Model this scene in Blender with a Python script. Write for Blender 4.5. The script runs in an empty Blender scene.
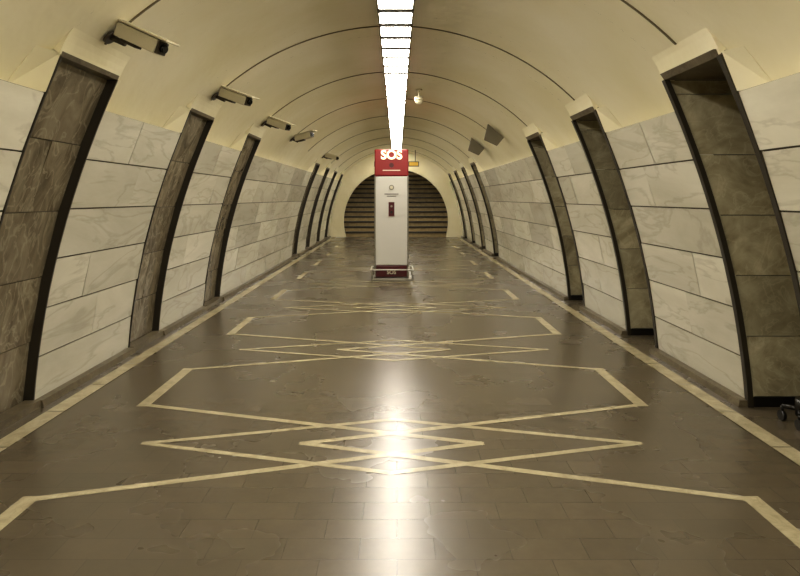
import bpy, math, random
from mathutils import Vector, Matrix
random.seed(7)
H=1.4; F=868.0
CX=-0.04; ZC=0.56; R=2.458; RV=2.50
A0=-math.asin(ZC/R); AC=math.radians(35.6); AN=math.radians(41.5)
Y0=-6.0; Y1=22.2
PER=2.17; NS=3.45; NW=0.70
NICH=[-4,-3,-2,-1,0,1,2,5,6,7,8]
def hx(s):
    s=[int(s[i:i+2],16)/255 for i in (0,2,4)]
    return tuple(((c+.055)/1.055)**2.4 if c>.04 else c/12.92 for c in s)+(1,)

# ---------------- materials
def newmat(name):
    m=bpy.data.materials.new(name); m.use_nodes=True
    nt=m.node_tree; b=nt.nodes['Principled BSDF']
    return m,nt,b
def simple(name,col,rough=.5,metal=0,emit=None,es=0,spec=.5):
    m,nt,b=newmat(name)
    b.inputs['Base Color'].default_value=hx(col); b.inputs['Roughness'].default_value=rough
    b.inputs['Metallic'].default_value=metal; b.inputs['Specular IOR Level'].default_value=spec
    n=nt.nodes.new('ShaderNodeTexNoise'); n.inputs['Scale'].default_value=40
    bp=nt.nodes.new('ShaderNodeBump'); bp.inputs['Strength'].default_value=.04
    nt.links.new(n.outputs['Fac'],bp.inputs['Height']); nt.links.new(bp.outputs['Normal'],b.inputs['Normal'])
    if emit:
        b.inputs['Emission Color'].default_value=hx(emit); b.inputs['Emission Strength'].default_value=es
    return m
def marble(name,c1,c2,vein,scale=2.5,rough=.3,island=.35,veinamt=.5,stretch=(1,1,1),bump=.06,dist=1.2):
    m,nt,b=newmat(name); L=nt.links.new
    tc=nt.nodes.new('ShaderNodeTexCoord'); geo=nt.nodes.new('ShaderNodeNewGeometry')
    mp=nt.nodes.new('ShaderNodeMapping'); mp.inputs['Scale'].default_value=stretch; mp.inputs['Rotation'].default_value=(.5,.2,.1)
    add=nt.nodes.new('ShaderNodeVectorMath'); add.operation='MULTIPLY_ADD'
    add.inputs[1].default_value=(13,7,23)
    L(geo.outputs['Random Per Island'],add.inputs[0]); L(tc.outputs['Object'],mp.inputs['Vector'])
    L(mp.outputs['Vector'],add.inputs[2])
    n=nt.nodes.new('ShaderNodeTexNoise'); n.inputs['Scale'].default_value=scale; n.inputs['Detail'].default_value=8; n.inputs['Distortion'].default_value=dist
    n.inputs['Roughness'].default_value=.62
    L(add.outputs[0],n.inputs['Vector'])
    rp=nt.nodes.new('ShaderNodeValToRGB'); rp.color_ramp.elements[0].position=.32; rp.color_ramp.elements[1].position=.68
    rp.color_ramp.elements[0].color=hx(c2); rp.color_ramp.elements[1].color=hx(c1); L(n.outputs['Fac'],rp.inputs['Fac'])
    n2=nt.nodes.new('ShaderNodeTexNoise'); n2.inputs['Scale'].default_value=scale*1.3; n2.inputs['Detail'].default_value=5; n2.inputs['Distortion'].default_value=dist*1.5
    L(add.outputs[0],n2.inputs['Vector'])
    r2=nt.nodes.new('ShaderNodeValToRGB'); e=r2.color_ramp.elements
    e[0].position=.47; e[0].color=(0,0,0,1); e[1].position=.5; e[1].color=(veinamt,)*3+(1,)
    x=e.new(.53); x.color=(0,0,0,1); L(n2.outputs['Fac'],r2.inputs['Fac'])
    mx=nt.nodes.new('ShaderNodeMixRGB'); mx.inputs[2].default_value=hx(vein); L(r2.outputs['Color'],mx.inputs[0]); L(rp.outputs['Color'],mx.inputs[1])
    mr=nt.nodes.new('ShaderNodeMapRange'); mr.inputs['To Min'].default_value=1-island; mr.inputs['To Max'].default_value=1.0
    L(geo.outputs['Random Per Island'],mr.inputs['Value'])
    hs=nt.nodes.new('ShaderNodeHueSaturation'); L(mx.outputs[0],hs.inputs['Color']); L(mr.outputs[0],hs.inputs['Value'])
    L(hs.outputs[0],b.inputs['Base Color'])
    b.inputs['Roughness'].default_value=rough
    bp=nt.nodes.new('ShaderNodeBump'); bp.inputs['Strength'].default_value=bump; L(n.outputs['Fac'],bp.inputs['Height']); L(bp.outputs['Normal'],b.inputs['Normal'])
    return m
M={}
M['clad']=marble('cladding_marble','dedac8','c8c3af','98907a',1.5,.18,.26,.3,(1,.45,1.8),.05,.5)
M['grout']=simple('grout_dark','3f382a',.8)
M['brown']=marble('brown_marble','91866f','564d3c','b9af94',5,.25,.25,.35,(1,1,.5),.05,.8)
M['green']=marble('niche_marble','bfb79a','857c61','dad2b4',3.0,.28,.3,.25)
M['frame']=simple('frame_dark','2f2a20',.45)
M['black']=simple('black_granite','15130f',.3)
M['inlay']=marble('inlay_stone','b5ab8d','968c6f','7d7358',6,.27,.0,.3)
M['step']=marble('stair_stone','b8a374','94815a','6a5836',4,.5,.25,.3)
M['curb']=marble('curb_stone','6c634f','504736','8a7e64',5,.4,.0,.3)
M['joint']=simple('ring_joint','6b6148',.6)
m,nt,b=newmat('vault_plaster'); M['vault']=m; L=nt.links.new
tc=nt.nodes.new('ShaderNodeTexCoord')
n=nt.nodes.new('ShaderNodeTexNoise'); n.inputs['Scale'].default_value=.9; n.inputs['Detail'].default_value=7; L(tc.outputs['Object'],n.inputs['Vector'])
rp=nt.nodes.new('ShaderNodeValToRGB'); rp.color_ramp.elements[0].position=.3; rp.color_ramp.elements[1].position=.7
rp.color_ramp.elements[0].color=hx('dcd3ab'); rp.color_ramp.elements[1].color=hx('ebe4c8'); L(n.outputs['Fac'],rp.inputs[0]); L(rp.outputs[0],b.inputs['Base Color'])
b.inputs['Roughness'].default_value=.34
n=nt.nodes.new('ShaderNodeTexNoise'); n.inputs['Scale'].default_value=1.6; n.inputs['Detail'].default_value=4; L(tc.outputs['Object'],n.inputs['Vector'])
bp=nt.nodes.new('ShaderNodeBump'); bp.inputs['Strength'].default_value=.35; bp.inputs['Distance'].default_value=.1; L(n.outputs['Fac'],bp.inputs['Height']); L(bp.outputs[0],b.inputs['Normal'])
# floor
m,nt,b=newmat('floor_tiles'); M['floor']=m; L=nt.links.new
tc=nt.nodes.new('ShaderNodeTexCoord')
br=nt.nodes.new('ShaderNodeTexBrick'); br.offset=.5; br.inputs['Scale'].default_value=1
br.inputs['Brick Width'].default_value=.30; br.inputs['Row Height'].default_value=.15; br.inputs['Mortar Size'].default_value=.0014
br.inputs['Color1'].default_value=hx('5b5242'); br.inputs['Color2'].default_value=hx('544c3d'); br.inputs['Mortar'].default_value=hx('40392d')
L(tc.outputs['Object'],br.inputs['Vector'])
n=nt.nodes.new('ShaderNodeTexNoise'); n.inputs['Scale'].default_value=7; n.inputs['Detail'].default_value=9; n.inputs['Roughness'].default_value=.75; L(tc.outputs['Object'],n.inputs['Vector'])
mx=nt.nodes.new('ShaderNodeMixRGB'); mx.blend_type='OVERLAY'; mx.inputs[0].default_value=.25; L(br.outputs['Color'],mx.inputs[1]); L(n.outputs['Fac'],mx.inputs[2]); L(mx.outputs[0],b.inputs['Base Color'])
n3=nt.nodes.new('ShaderNodeTexNoise'); n3.inputs['Scale'].default_value=1.1; n3.inputs['Detail'].default_value=4; L(tc.outputs['Object'],n3.inputs['Vector'])
mr=nt.nodes.new('ShaderNodeMapRange'); mr.inputs['To Min'].default_value=.22; mr.inputs['To Max'].default_value=.32; L(n3.outputs['Fac'],mr.inputs[0]); L(mr.outputs[0],b.inputs['Roughness'])
b.inputs['Specular IOR Level'].default_value=.65
bp=nt.nodes.new('ShaderNodeBump'); bp.inputs['Strength'].default_value=.07; bp.inputs['Distance'].default_value=.01; L(n.outputs['Fac'],bp.inputs['Height']); L(bp.outputs[0],b.inputs['Normal'])

# ---------------- mesh builder
class MB:
    def __init__(s): s.v=[]; s.f=[]; s.m=[]; s.mats=[]; s.sm=[]
    def mi(s,k):
        if k not in s.mats: s.mats.append(k)
        return s.mats.index(k)
    def poly(s,pts,k,smooth=False):
        i=len(s.v); s.v+= [tuple(p) for p in pts]; s.f.append(list(range(i,i+len(pts)))); s.m.append(s.mi(k)); s.sm.append(smooth)
    def hexa(s,p,k):
        i=len(s.v); s.v+=[tuple(q) for q in p]
        for f in ((0,1,2,3),(7,6,5,4),(0,4,5,1),(1,5,6,2),(2,6,7,3),(3,7,4,0)):
            s.f.append([i+j for j in f]); s.m.append(s.mi(k)); s.sm.append(False)
    def box(s,x0,x1,y0,y1,z0,z1,k):
        s.hexa([(x0,y0,z0),(x1,y0,z0),(x1,y1,z0),(x0,y1,z0),(x0,y0,z1),(x1,y0,z1),(x1,y1,z1),(x0,y1,z1)],k)
    def cyl(s,a,b,r0,k,r1=None,n=16,caps=True):
        a=Vector(a); b=Vector(b); r1=r0 if r1 is None else r1
        d=(b-a).normalized(); u=d.orthogonal().normalized(); w=d.cross(u)
        i=len(s.v)
        for c,r in ((a,r0),(b,r1)):
            for j in range(n):
                t=2*math.pi*j/n; s.v.append(tuple(c+r*(math.cos(t)*u+math.sin(t)*w)))
        for j in range(n):
            s.f.append([i+j,i+(j+1)%n,i+n+(j+1)%n,i+n+j]); s.m.append(s.mi(k)); s.sm.append(True)
        if caps:
            s.f.append([i+j for j in range(n)][::-1]); s.m.append(s.mi(k)); s.sm.append(False)
            s.f.append([i+n+j for j in range(n)]); s.m.append(s.mi(k)); s.sm.append(False)
    def sphere(s,c,r,k,seg=16,rings=10,half=False,sc=(1,1,1)):
        i=len(s.v); t0=math.pi/2 if half else 0
        for a in range(rings+1):
            t=t0+(math.pi-t0)*a/rings
            for j in range(seg):
                p=2*math.pi*j/seg
                s.v.append((c[0]+r*sc[0]*math.sin(t)*math.cos(p),c[1]+r*sc[1]*math.sin(t)*math.sin(p),c[2]+r*sc[2]*math.cos(t)))
        for a in range(rings):
            for j in range(seg):
                s.f.append([i+a*seg+j,i+(a+1)*seg+j,i+(a+1)*seg+(j+1)%seg,i+a*seg+(j+1)%seg]); s.m.append(s.mi(k)); s.sm.append(True)
    def build(s,name,parent=None,bevel=0,loc=None,mat=None):
        me=bpy.data.meshes.new(name); me.from_pydata(s.v,[],s.f)
        for k in s.mats: me.materials.append(M[k])
        for p,mi,sm in zip(me.polygons,s.m,s.sm): p.material_index=mi; p.use_smooth=sm
        me.update()
        o=bpy.data.objects.new(name,me); bpy.context.collection.objects.link(o)
        if bevel:
            md=o.modifiers.new('bevel','BEVEL'); md.width=bevel; md.segments=2; md.limit_method='ANGLE'
        if parent: o.parent=parent
        if loc: o.location=loc
        return o
def Pc(s,r,a,y): return (CX+s*r*math.cos(a), y, ZC+r*math.sin(a))
def prof(z):
    t=z/H; return H*(1.71-.07*t-.12*t*t)
def P(s,r,a,y):
    z=ZC+R*math.sin(a)
    return (CX+s*(prof(z)+(r-R)), y, z)
def xs(s,r,z): return CX+s*(prof(z)+(r-R))

edges=[]; prev=Y0
for n_ in NICH:
    a=NS+PER*n_; b_=a+NW
    if a<Y0: continue
    edges.append((prev,a)); prev=b_
edges.append((prev,Y1))
nichY=[(NS+PER*n_,NS+PER*n_+NW) for n_ in NICH if NS+PER*n_>=Y0]
ROWS=6
def arcslab(mb,s,a1,a2,y1,y2,r,th,k,jit=.009):
    j=lambda: random.uniform(0,jit)
    mb.hexa([P(s,r+j(),a1,y1),P(s,r+j(),a1,y2),P(s,r+j(),a2,y2),P(s,r+j(),a2,y1),
             P(s,r+th,a1,y1),P(s,r+th,a1,y2),P(s,r+th,a2,y2),P(s,r+th,a2,y1)],k)
def angz(z): return math.asin(max(-1,min(1,(z-ZC)/R)))
ZTOP=ZC+R*math.sin(AC)
XB=2.70; ZN=ZC+R*math.sin(AN)
for s,nm in ((-1,'wall_left'),(1,'wall_right')):
    mb=MB()
    g=.005
    for (a,b_) in edges:
        for i in range(ROWS*2):
            t1=angz(ZTOP*i/(ROWS*2)); t2=angz(ZTOP*(i+1)/(ROWS*2))
            mb.poly([P(s,R+.02,t1,a),P(s,R+.02,t1,b_),P(s,R+.02,t2,b_),P(s,R+.02,t2,a)],'grout')
        Lb=b_-a; nc=max(1,round(Lb/1.3)); w=Lb/nc
        for i in range(ROWS):
            t1=angz(ZTOP*i/ROWS+(g if i else 0)); t2=angz(ZTOP*(i+1)/ROWS-g)
            off=(0,.5,.33,0,.62,.45)[i]
            cuts=[a]+[a+w*(j+off) for j in range(0 if off else 1,nc)]+[b_]
            for c0,c1 in zip(cuts[:-1],cuts[1:]):
                arcslab(mb,s,t1,t2,c0+g*.6,c1-g*.6,R,.13 if i==ROWS-1 else .045,'clad')
    for (a,b_) in nichY:
        N=14
        if s<0:
            d=.06
            rows=5
            for i in range(rows):
                t1=angz(ZN*i/rows+g*.6); t2=angz(ZN*(i+1)/rows-g*.6)
                for (c0,c1) in ((a,a+NW*.5),(a+NW*.5,b_)) if i%2 else ((a,b_),):
                    arcslab(mb,s,t1,t2,c0+.001,c1-.001,R+d,.03,'brown')
            for i in range(6):
                t1=angz(ZN*i/6); t2=angz(ZN*(i+1)/6)
                mb.poly([P(s,R+d+.02,t1,a),P(s,R+d+.02,t1,b_),P(s,R+d+.02,t2,b_),P(s,R+d+.02,t2,a)],'grout')
            for y in (a,b_):
                for i in range(N):
                    t1=angz(ZN*i/N); t2=angz(ZN*(i+1)/N)
                    y2=y+(.012 if y==a else -.012)
                    mb.hexa([P(s,R-.004,t1,y),P(s,R-.004,t1,y2),P(s,R-.004,t2,y2),P(s,R-.004,t2,y),
                             P(s,R+d+.09,t1,y),P(s,R+d+.09,t1,y2),P(s,R+d+.09,t2,y2),P(s,R+d+.09,t2,y)],'frame')
            mb.hexa([P(s,R+.0,AN,a),P(s,R+.0,AN,b_),P(s,R+.0,AN+.015,b_),P(s,R+.0,AN+.015,a),
                     P(s,R+d+.05,AN,a),P(s,R+d+.05,AN,b_),P(s,R+d+.05,AN+.015,b_),P(s,R+d+.05,AN+.015,a)],'curb')
        else:
            rh=.405; zz=[0,.07]+[.07+rh*i for i in range(1,6)]+[ZN]
            for y,y2 in ((a,a-.03),(b_,b_+.03)):
                for i in range(len(zz)-1):
                    z1=zz[i]+(.003 if i else 0); z2=zz[i+1]-.003
                    x1=xs(1,R+.010,z1); x2=xs(1,R+.010,z2)
                    mb.hexa([(x1,y,z1),(XB,y,z1),(XB,y,z2),(x2,y,z2),(x1,y2,z1),(XB,y2,z1),(XB,y2,z2),(x2,y2,z2)],'black' if i==0 else 'green')
                for i in range(N):
                    t1=angz(ZN*i/N); t2=angz(ZN*(i+1)/N)
                    q=.012 if y==a else -.012
                    mb.hexa([P(s,R-.006,t1,y+q),P(s,R-.006,t1,y2),P(s,R-.006,t2,y2),P(s,R-.006,t2,y+q),
                             P(s,R+.03,t1,y+q),P(s,R+.03,t1,y2),P(s,R+.03,t2,y2),P(s,R+.03,t2,y+q)],'frame')
            for i in range(len(zz)-1):
                mb.box(XB,XB+.04,a,b_,zz[i]+.002,zz[i+1]-.002,'black' if i==0 else 'green')
            mb.box(XB+.02,XB+.06,a-.03,b_+.03,0,ZN+.05,'grout')
            x0=xs(1,R,ZN)
            mb.hexa([(x0,a,ZN),(XB+.03,a,ZN),(XB+.03,b_,ZN),(x0,b_,ZN),
                     (x0-.03,a,ZN+.04),(XB+.03,a,ZN+.04),(XB+.03,b_,ZN+.04),(x0-.03,b_,ZN+.04)],'curb')
    mb.build(nm)

# ---------------- vault
mb=MB()
def vrange(y1,y2,a1,ny):
    N=48; i0=len(mb.v)
    for j in range(ny+1):
        y=y1+(y2-y1)*j/ny
        for i in range(N+1):
            t=a1+(math.pi-2*a1)*i/N
            mb.v.append((CX+RV*math.cos(t),y,ZC+RV*math.sin(t)))
    for j in range(ny):
        for i in range(N):
            q=i0+j*(N+1)+i
            mb.f.append([q,q+N+1,q+N+2,q+1]); mb.m.append(mb.mi('vault')); mb.sm.append(True)
for a,b_ in edges: vrange(a,b_,AC-.018,max(1,int((b_-a)/.5)))
for a,b_ in nichY: vrange(a,b_,AN-.0,2)
for a,b_ in nichY:
    for s in (-1,1):
        e=.02; N=4; W=.065
        for i in range(N):
            t1=AN+.006+W*i/N; t2=AN+.006+W*(i+1)/N
            r1=RV-.045*(1-i/N)**1.3; r2=RV-.045*(1-(i+1)/N)**1.3
            mb.hexa([Pc(s,r1,t1,a-e),Pc(s,r1,t1,b_+e),Pc(s,r2,t2,b_+e+.001),Pc(s,r2,t2,a-e),
                 Pc(s,RV+.01,t1,a-e),Pc(s,RV+.01,t1,b_+e),Pc(s,RV+.01,t2,b_+e),Pc(s,RV+.01,t2,a-e)],'vault')
        gp=.0 if s<0 else .031
        for y,y2 in ((a-.16,a-gp),(b_+.16,b_+gp)):
            x1=prof(ZTOP); x2=prof(ZN)
            def pp(x,yy,z): return (CX+s*x,yy,z)
            oc=lambda z: math.sqrt(RV*RV-(z-ZC)**2)+.01
            mb.hexa([pp(oc(ZTOP)-.012,y,ZTOP),pp(x1+.0,y2,ZTOP),pp(x2+.0,y2,ZN+.02),pp(oc(ZN+.02)-.012,y,ZN+.02),
                     pp(oc(ZTOP),y,ZTOP),pp(oc(ZTOP),y2,ZTOP),pp(oc(ZN+.02),y2,ZN+.02),pp(oc(ZN+.02),y,ZN+.02)],'vault')
ceil=mb.build('ceiling')
mb=MB()
for n_ in range(-4,9):
    yc=NS+PER*n_+NW*.5
    N=48; a1=AN+.07
    for i in range(N):
        t1=a1+(math.pi-2*a1)*i/N; t2=a1+(math.pi-2*a1)*(i+1)/N
        def q(r,t,y): return (CX+r*math.cos(t),y,ZC+r*math.sin(t))
        ww=.008
        mb.hexa([q(RV-.007,t1,yc-ww),q(RV-.007,t1,yc+ww),q(RV-.007,t2,yc+ww),q(RV-.007,t2,yc-ww),
                 q(RV+.01,t1,yc-ww),q(RV+.01,t1,yc+ww),q(RV+.01,t2,yc+ww),q(RV+.01,t2,yc-ww)],'joint')
mb.build('trim_1',parent=ceil)

# ---------------- floor
mb=MB()
mb.poly([(-2.75,Y0,0),(2.75,Y0,0),(2.75,Y1+.2,0),(-2.75,Y1+.2,0)],'floor')
fl=mb.build('floor')
mb=MB(); zc=[.001]
def strip(p,q,w=.085,clip=True):
    p=Vector(p); q=Vector(q); d=(q-p).normalized(); n=Vector((-d.y,d.x))*w/2
    e=d*w*.4
    z=zc[0]; zc[0]+=.00002
    mb.poly([(*(p-e-n),z),(*(q+e-n),z),(*(q+e+n),z),(*(p-e+n),z)],'inlay')
pc=-.03; TP=2.187
for k in range(-3,9):
    mid=3.535+TP*k
    if mid>Y1-.8: break
    b0=mid+.66; b1=b0+TP-1.32
    if b1<Y1:
        for s in (-1,1): strip((pc+s*1.2*H,b0),(pc+s*1.2*H,b1),.085)
    for s in (-1,1):
        strip((pc+s*1.2*H,mid+.66),(pc-s*.36*H,mid),.048)
        strip((pc-s*.36*H,mid),(pc+s*1.2*H,mid-.66),.048)
        strip((pc+s*1.006*H,mid),(pc,mid+.38),.042)
        strip((pc+s*1.006*H,mid),(pc,mid-.38),.042)
for s in (-1,1):
    y=Y0+.1
    while y<Y1-.3:
        strip((CX+s*1.57*H,y+.05),(CX+s*1.57*H,y+.535),.115); y+=.586
mb.build('floor_inlay',parent=fl)
for s,nm in ((-1,'baseboard_left'),(1,'baseboard_right')):
    mb=MB()
    for a,b_ in edges:
        x=xs(s,R,0)
        mb.hexa([(x-s*.0,a,0),(x-s*.07,a,0),(x-s*.07,b_,0),(x,b_,0),(x-s*.0,a,.045),(x-s*.06,a,.045),(x-s*.06,b_,.045),(x,b_,.045)],'curb')
    if s<0:
        for a,b_ in nichY:
            mb.box(x-.05,x+.05,a,b_,0,.05,'curb')
    mb.build(nm)

# ---------------- end wall, stairs
M['lamp']=simple('lamp_diffuser','fff8e8',.5,0,'fff7e9',35.0)
M['tray']=simple('lamp_tray','4a4536',.5)
mb=MB(); RI=1.88; N=32
aI=-math.asin(ZC/RI); aO=-math.asin(ZC/2.6)
for i in range(N):
    f1=i/N; f2=(i+1)/N
    def q(r,a0,f,y): t=a0+(math.pi-2*a0)*f; return (CX+r*math.cos(t),y,ZC+r*math.sin(t))
    mb.hexa([q(RI,aI,f1,Y1),q(RI,aI,f2,Y1),q(2.6,aO,f2,Y1),q(2.6,aO,f1,Y1),
             q(RI,aI,f1,Y1+.2),q(RI,aI,f2,Y1+.2),q(2.6,aO,f2,Y1+.2),q(2.6,aO,f1,Y1+.2)],'vault')
YE=Y1+6.2
mb.box(-2.15,-2.05,Y1+.2,YE,0,5,'green'); mb.box(2.0,2.1,Y1+.2,YE,0,5,'green')
mb.box(-2.15,2.1,YE,YE+.1,0,5,'green'); mb.box(-2.15,2.1,Y1+.2,YE,5,5.1,'vault')
mb.build('wall_far')
mb=MB(); rise=.18; run=.27
for i in range(17):
    y=Y1+.25+run*i
    mb.box(-2.04,1.99,y,y+run,0,rise*(i+1)-.06,'step')
    mb.box(-2.04,1.99,y-.035,y+run,rise*(i+1)-.06,rise*(i+1),'frame')
mb.build('staircase')
mb=MB(); mb.box(-.5,.5,Y1+1.0,Y1+1.25,4.94,4.99,'lamp'); mb.box(-.5,.5,Y1+3.5,Y1+3.7,4.94,4.99,'lamp')  # added glowing panels over the stairs, put in to brighten the steps
mb.box(-.53,.53,Y1+.97,Y1+1.28,4.97,5.0,'tray');mb.box(-.53,.53,Y1+3.47,Y1+3.73,4.97,5.0,'tray')
mb.build('added_stairwell_fill')
mb=MB(); mb.box(-2.8,2.8,Y0-.1,Y0,0,3.3,'green'); mb.build('wall_back')

# ---------------- ceiling lights
mb=MB(); pit=.4415; XL=-.012
y=Y0+.3
mb.box(XL-.155,XL+.155,Y0+.2,Y1-.1,2.99,3.06,'tray')
while y<Y1-.5:
    mb.box(XL-.14,XL+.14,y,y+.30,2.987,2.992,'lamp'); y+=pit
mb.build('ceiling_light_strip')

# ---------------- SOS pillar
M['white']=simple('pillar_silver','c9c7bf',.4,.1)
M['edge']=simple('pillar_edge','8f8b7e',.3,.6)
M['red']=simple('pillar_red','841410',.35)
M['dred']=simple('pillar_dark_red','4a0d10',.35)
M['letter']=simple('letter_lit','fff3cf',.5,0,'fff0c0',1.2)
M['letw']=simple('letter_white','d8d0b8',.5)
M['txt']=simple('text_dark','57524a',.6)
px=-.094; py=F/82+.01
root=bpy.data.objects.new('sos_help_point_pillar',None); bpy.context.collection.objects.link(root); root.location=(px,py,0)
def part(fn,name,bevel=0):
    mb=MB(); fn(mb); return mb.build(name,parent=root,bevel=bevel)
part(lambda m:m.box(-.28,.28,0,.36,.25,1.77,'white'),'body',.015)
part(lambda m:(m.box(-.295,-.268,-.008,.37,.03,1.78,'edge'),m.box(.268,.295,-.008,.37,.03,1.78,'edge')),'side_frames',.006)
part(lambda m:m.box(-.29,.29,-.012,.372,1.775,2.235,'red'),'sign_box',.02)
part(lambda m:m.box(-.265,.265,-.004,.36,.05,.245,'dred'),'plinth',.01)
part(lambda m:m.box(-.34,.36,-.06,.42,0,.03,'edge'),'base_plate',.008)
def rail(m):
    for (a,b) in (((-.35,-.07,.18),(.37,-.07,.18)),((-.35,.43,.18),(.37,.43,.18)),((-.35,-.07,.18),(-.35,.43,.18)),((.37,-.07,.18),(.37,.43,.18))): m.cyl(a,b,.012,'white')
    for x in (-.33,.35):
        for y in (-.055,.41): m.cyl((x,y,.0),(x,y,.18),.01,'edge')
part(rail,'bumper_rail')
def det(m):
    m.cyl((0,0,1.58),(0,-.012,1.58),.045,'edge'); m.cyl((0,-.012,1.58),(0,-.02,1.58),.026,'letw')
    m.box(-.12,.12,-.004,0,1.46,1.475,'txt'); m.box(-.08,.08,-.004,0,1.425,1.437,'txt')
    m.box(-.05,.05,-.02,0,1.09,1.33,'dred'); m.cyl((0,-.02,1.26),(0,-.026,1.26),.02,'edge'); m.cyl((0,-.02,1.16),(0,-.03,1.16),.022,'black')
    m.box(-.15,.15,-.018,-.01,1.865,1.88,'letw')
    m.cyl((0,-.012,1.96),(0,-.02,1.96),.04,'dred')
part(det,'call_panel')
def text(s,size,loc,mat,parent,ext=.006):
    c=bpy.data.curves.new('letters','FONT'); c.body=s; c.size=size; c.extrude=ext; c.align_x='CENTER'; c.align_y='CENTER'; c.offset=size*.025
    c.materials.append(M[mat]); o=bpy.data.objects.new('letters',c); bpy.context.collection.objects.link(o)
    o.rotation_euler=(math.pi/2,0,0); o.location=loc; o.parent=parent
text('SOS',.21,(0,-.022,2.13),'letter',root)
text('SOS',.09,(0,-.012,.13),'letw',root,.003)

# ---------------- CCTV cameras
M['cam']=simple('camera_housing','c2ba9e',.4)
M['camd']=simple('camera_dark','3b3428',.4)
M['glass']=simple('lens_glass','0a0a0a',.08)
def cctv(n_,d,sc=1.0):
    y=NS+PER*n_+NW*.5-.05
    aa=math.radians(47)
    mt=Vector(Pc(-1,RV-.012,aa,y))
    mb=MB()
    inn=Vector((math.cos(aa),0,-math.sin(aa)))
    d=Vector(d).normalized()
    mb.cyl(mt,mt+inn*.02,.05,'camd')
    j=mt+Vector((.10,-.01,-.05)); mb.cyl(mt+inn*.01,j,.018,'camd')
    c0=j+Vector((.02,0,.065)); mb.cyl(j,c0,.016,'camd')
    side=d.cross(Vector((0,0,1))).normalized(); up=side.cross(d)
    def bx(l0,l1,w,h0,h1,k):
        p=[]
        for l in (l0,l1):
            p+= [c0+d*l+side*-w+up*h0,c0+d*l+side*w+up*h0,c0+d*l+side*w+up*h1,c0+d*l+side*-w+up*h1]
        mb.hexa(p,k)
    bx(-.06,.25,.05,-.045,.04,'cam')
    bx(-.07,.32,.062,.045,.058,'cam')
    bx(-.02,.10,.03,-.065,-.045,'camd')
    bx(.25,.262,.045,-.04,.036,'camd')
    mb.cyl(c0+d*.255,c0+d*.285,.026,'glass')
    mb.build('security_camera',bevel=.004)
for n_,d in ((0,(1,-.3,-.48)),(1,(1,-.4,-.4)),(2,(1,-.5,-.4)),(3,(1,-.5,.2)),(5,(1,-.5,-.3))): cctv(n_,d)
M['dome']=simple('dome_white','d8d0b4',.3)
mb=MB(); Yd=9.3; xd=.33
zt=ZC+math.sqrt(RV**2-(xd-CX)**2)
mb.cyl((xd,Yd,zt-.006),(xd,Yd,zt-.025),.05,'dome'); mb.cyl((xd,Yd,zt-.02),(xd,Yd,zt-.12),.014,'dome')
mb.cyl((xd,Yd,zt-.12),(xd,Yd,zt-.17),.07,'dome'); mb.sphere((xd,Yd,zt-.17),.065,'dome',half=True)
mb.build('dome_camera')
M['spk']=simple('speaker_grey','6a6452',.5)
for (y,ang) in ((F*.0112,50),(F*.0137,50)):
    mb=MB(); a=math.radians(ang)
    c=Vector(Pc(1,RV-.14,a,y)); inn=Vector((-math.cos(a),0,-math.sin(a))); tg=Vector((math.sin(a),0,-math.cos(a)))
    u=tg; v=inn; nn=Vector((0,-1,0))
    p=[]
    for t,sc in ((0,1.0),(.14,.75)):
        for a_,b2 in ((-1,-1),(1,-1),(1,.5),(-.3,1)): p.append(c-nn*t+u*a_*.17*sc+v*b2*.12*sc)
    mb.hexa(p,'spk')
    mb.cyl(c-nn*.06,c-nn*.06-inn*.128,.015,'edge'); mb.build('wall_loudspeaker',bevel=.008)
M['yel']=simple('sign_yellow','c09a30',.5)
mb=MB(); yS=20.3
mb.box(-.75,.72,yS,yS+.1,2.43,2.60,'camd'); mb.box(-.72,-.5,yS-.01,yS,2.46,2.57,'yel'); mb.box(.40,.69,yS-.01,yS,2.46,2.57,'yel')
for x in (-.6,.6): mb.cyl((x,yS+.05,2.60),(x,yS+.05,ZC+math.sqrt(RV**2-(x-CX)**2)-.005),.012,'camd')
mb.build('direction_sign')
mb=MB(); bx_,by=2.51,3.82
for a in (45,135,225,315):
    t=math.radians(a); e=(bx_+.12*math.cos(t),by+.12*math.sin(t),.09)
    mb.cyl((bx_,by,.10),e,.014,'black'); mb.cyl(e,(e[0],e[1],.06),.01,'black')
    mb.cyl((e[0]-.012,e[1],.032),(e[0]+.012,e[1],.032),.032,'black')
mb.cyl((bx_,by,.06),(bx_,by,.16),.05,'black'); mb.cyl((bx_,by,.16),(bx_,by,.85),.014,'black'); mb.cyl((bx_,by,.85),(bx_,by,.93),.03,'camd')
mb.build('barrier_post')

# ---------------- camera
w=bpy.data.worlds.new('world'); bpy.context.scene.world=w; w.use_nodes=True
w.node_tree.nodes['Background'].inputs[0].default_value=(.02,.018,.012,1)
cam=bpy.data.cameras.new('camera'); co=bpy.data.objects.new('camera',cam); bpy.context.collection.objects.link(co)
co.location=(0,0,H); co.rotation_euler=(math.pi/2,0,0)
cam.lens=27.9; cam.sensor_width=36; cam.shift_x=.00375; cam.shift_y=-.1125
bpy.context.scene.camera=co
vs=bpy.context.scene.view_settings
vs.view_transform='Standard'; vs.exposure=0
try: vs.look='Medium High Contrast'
except Exception as ex: print('look',ex)
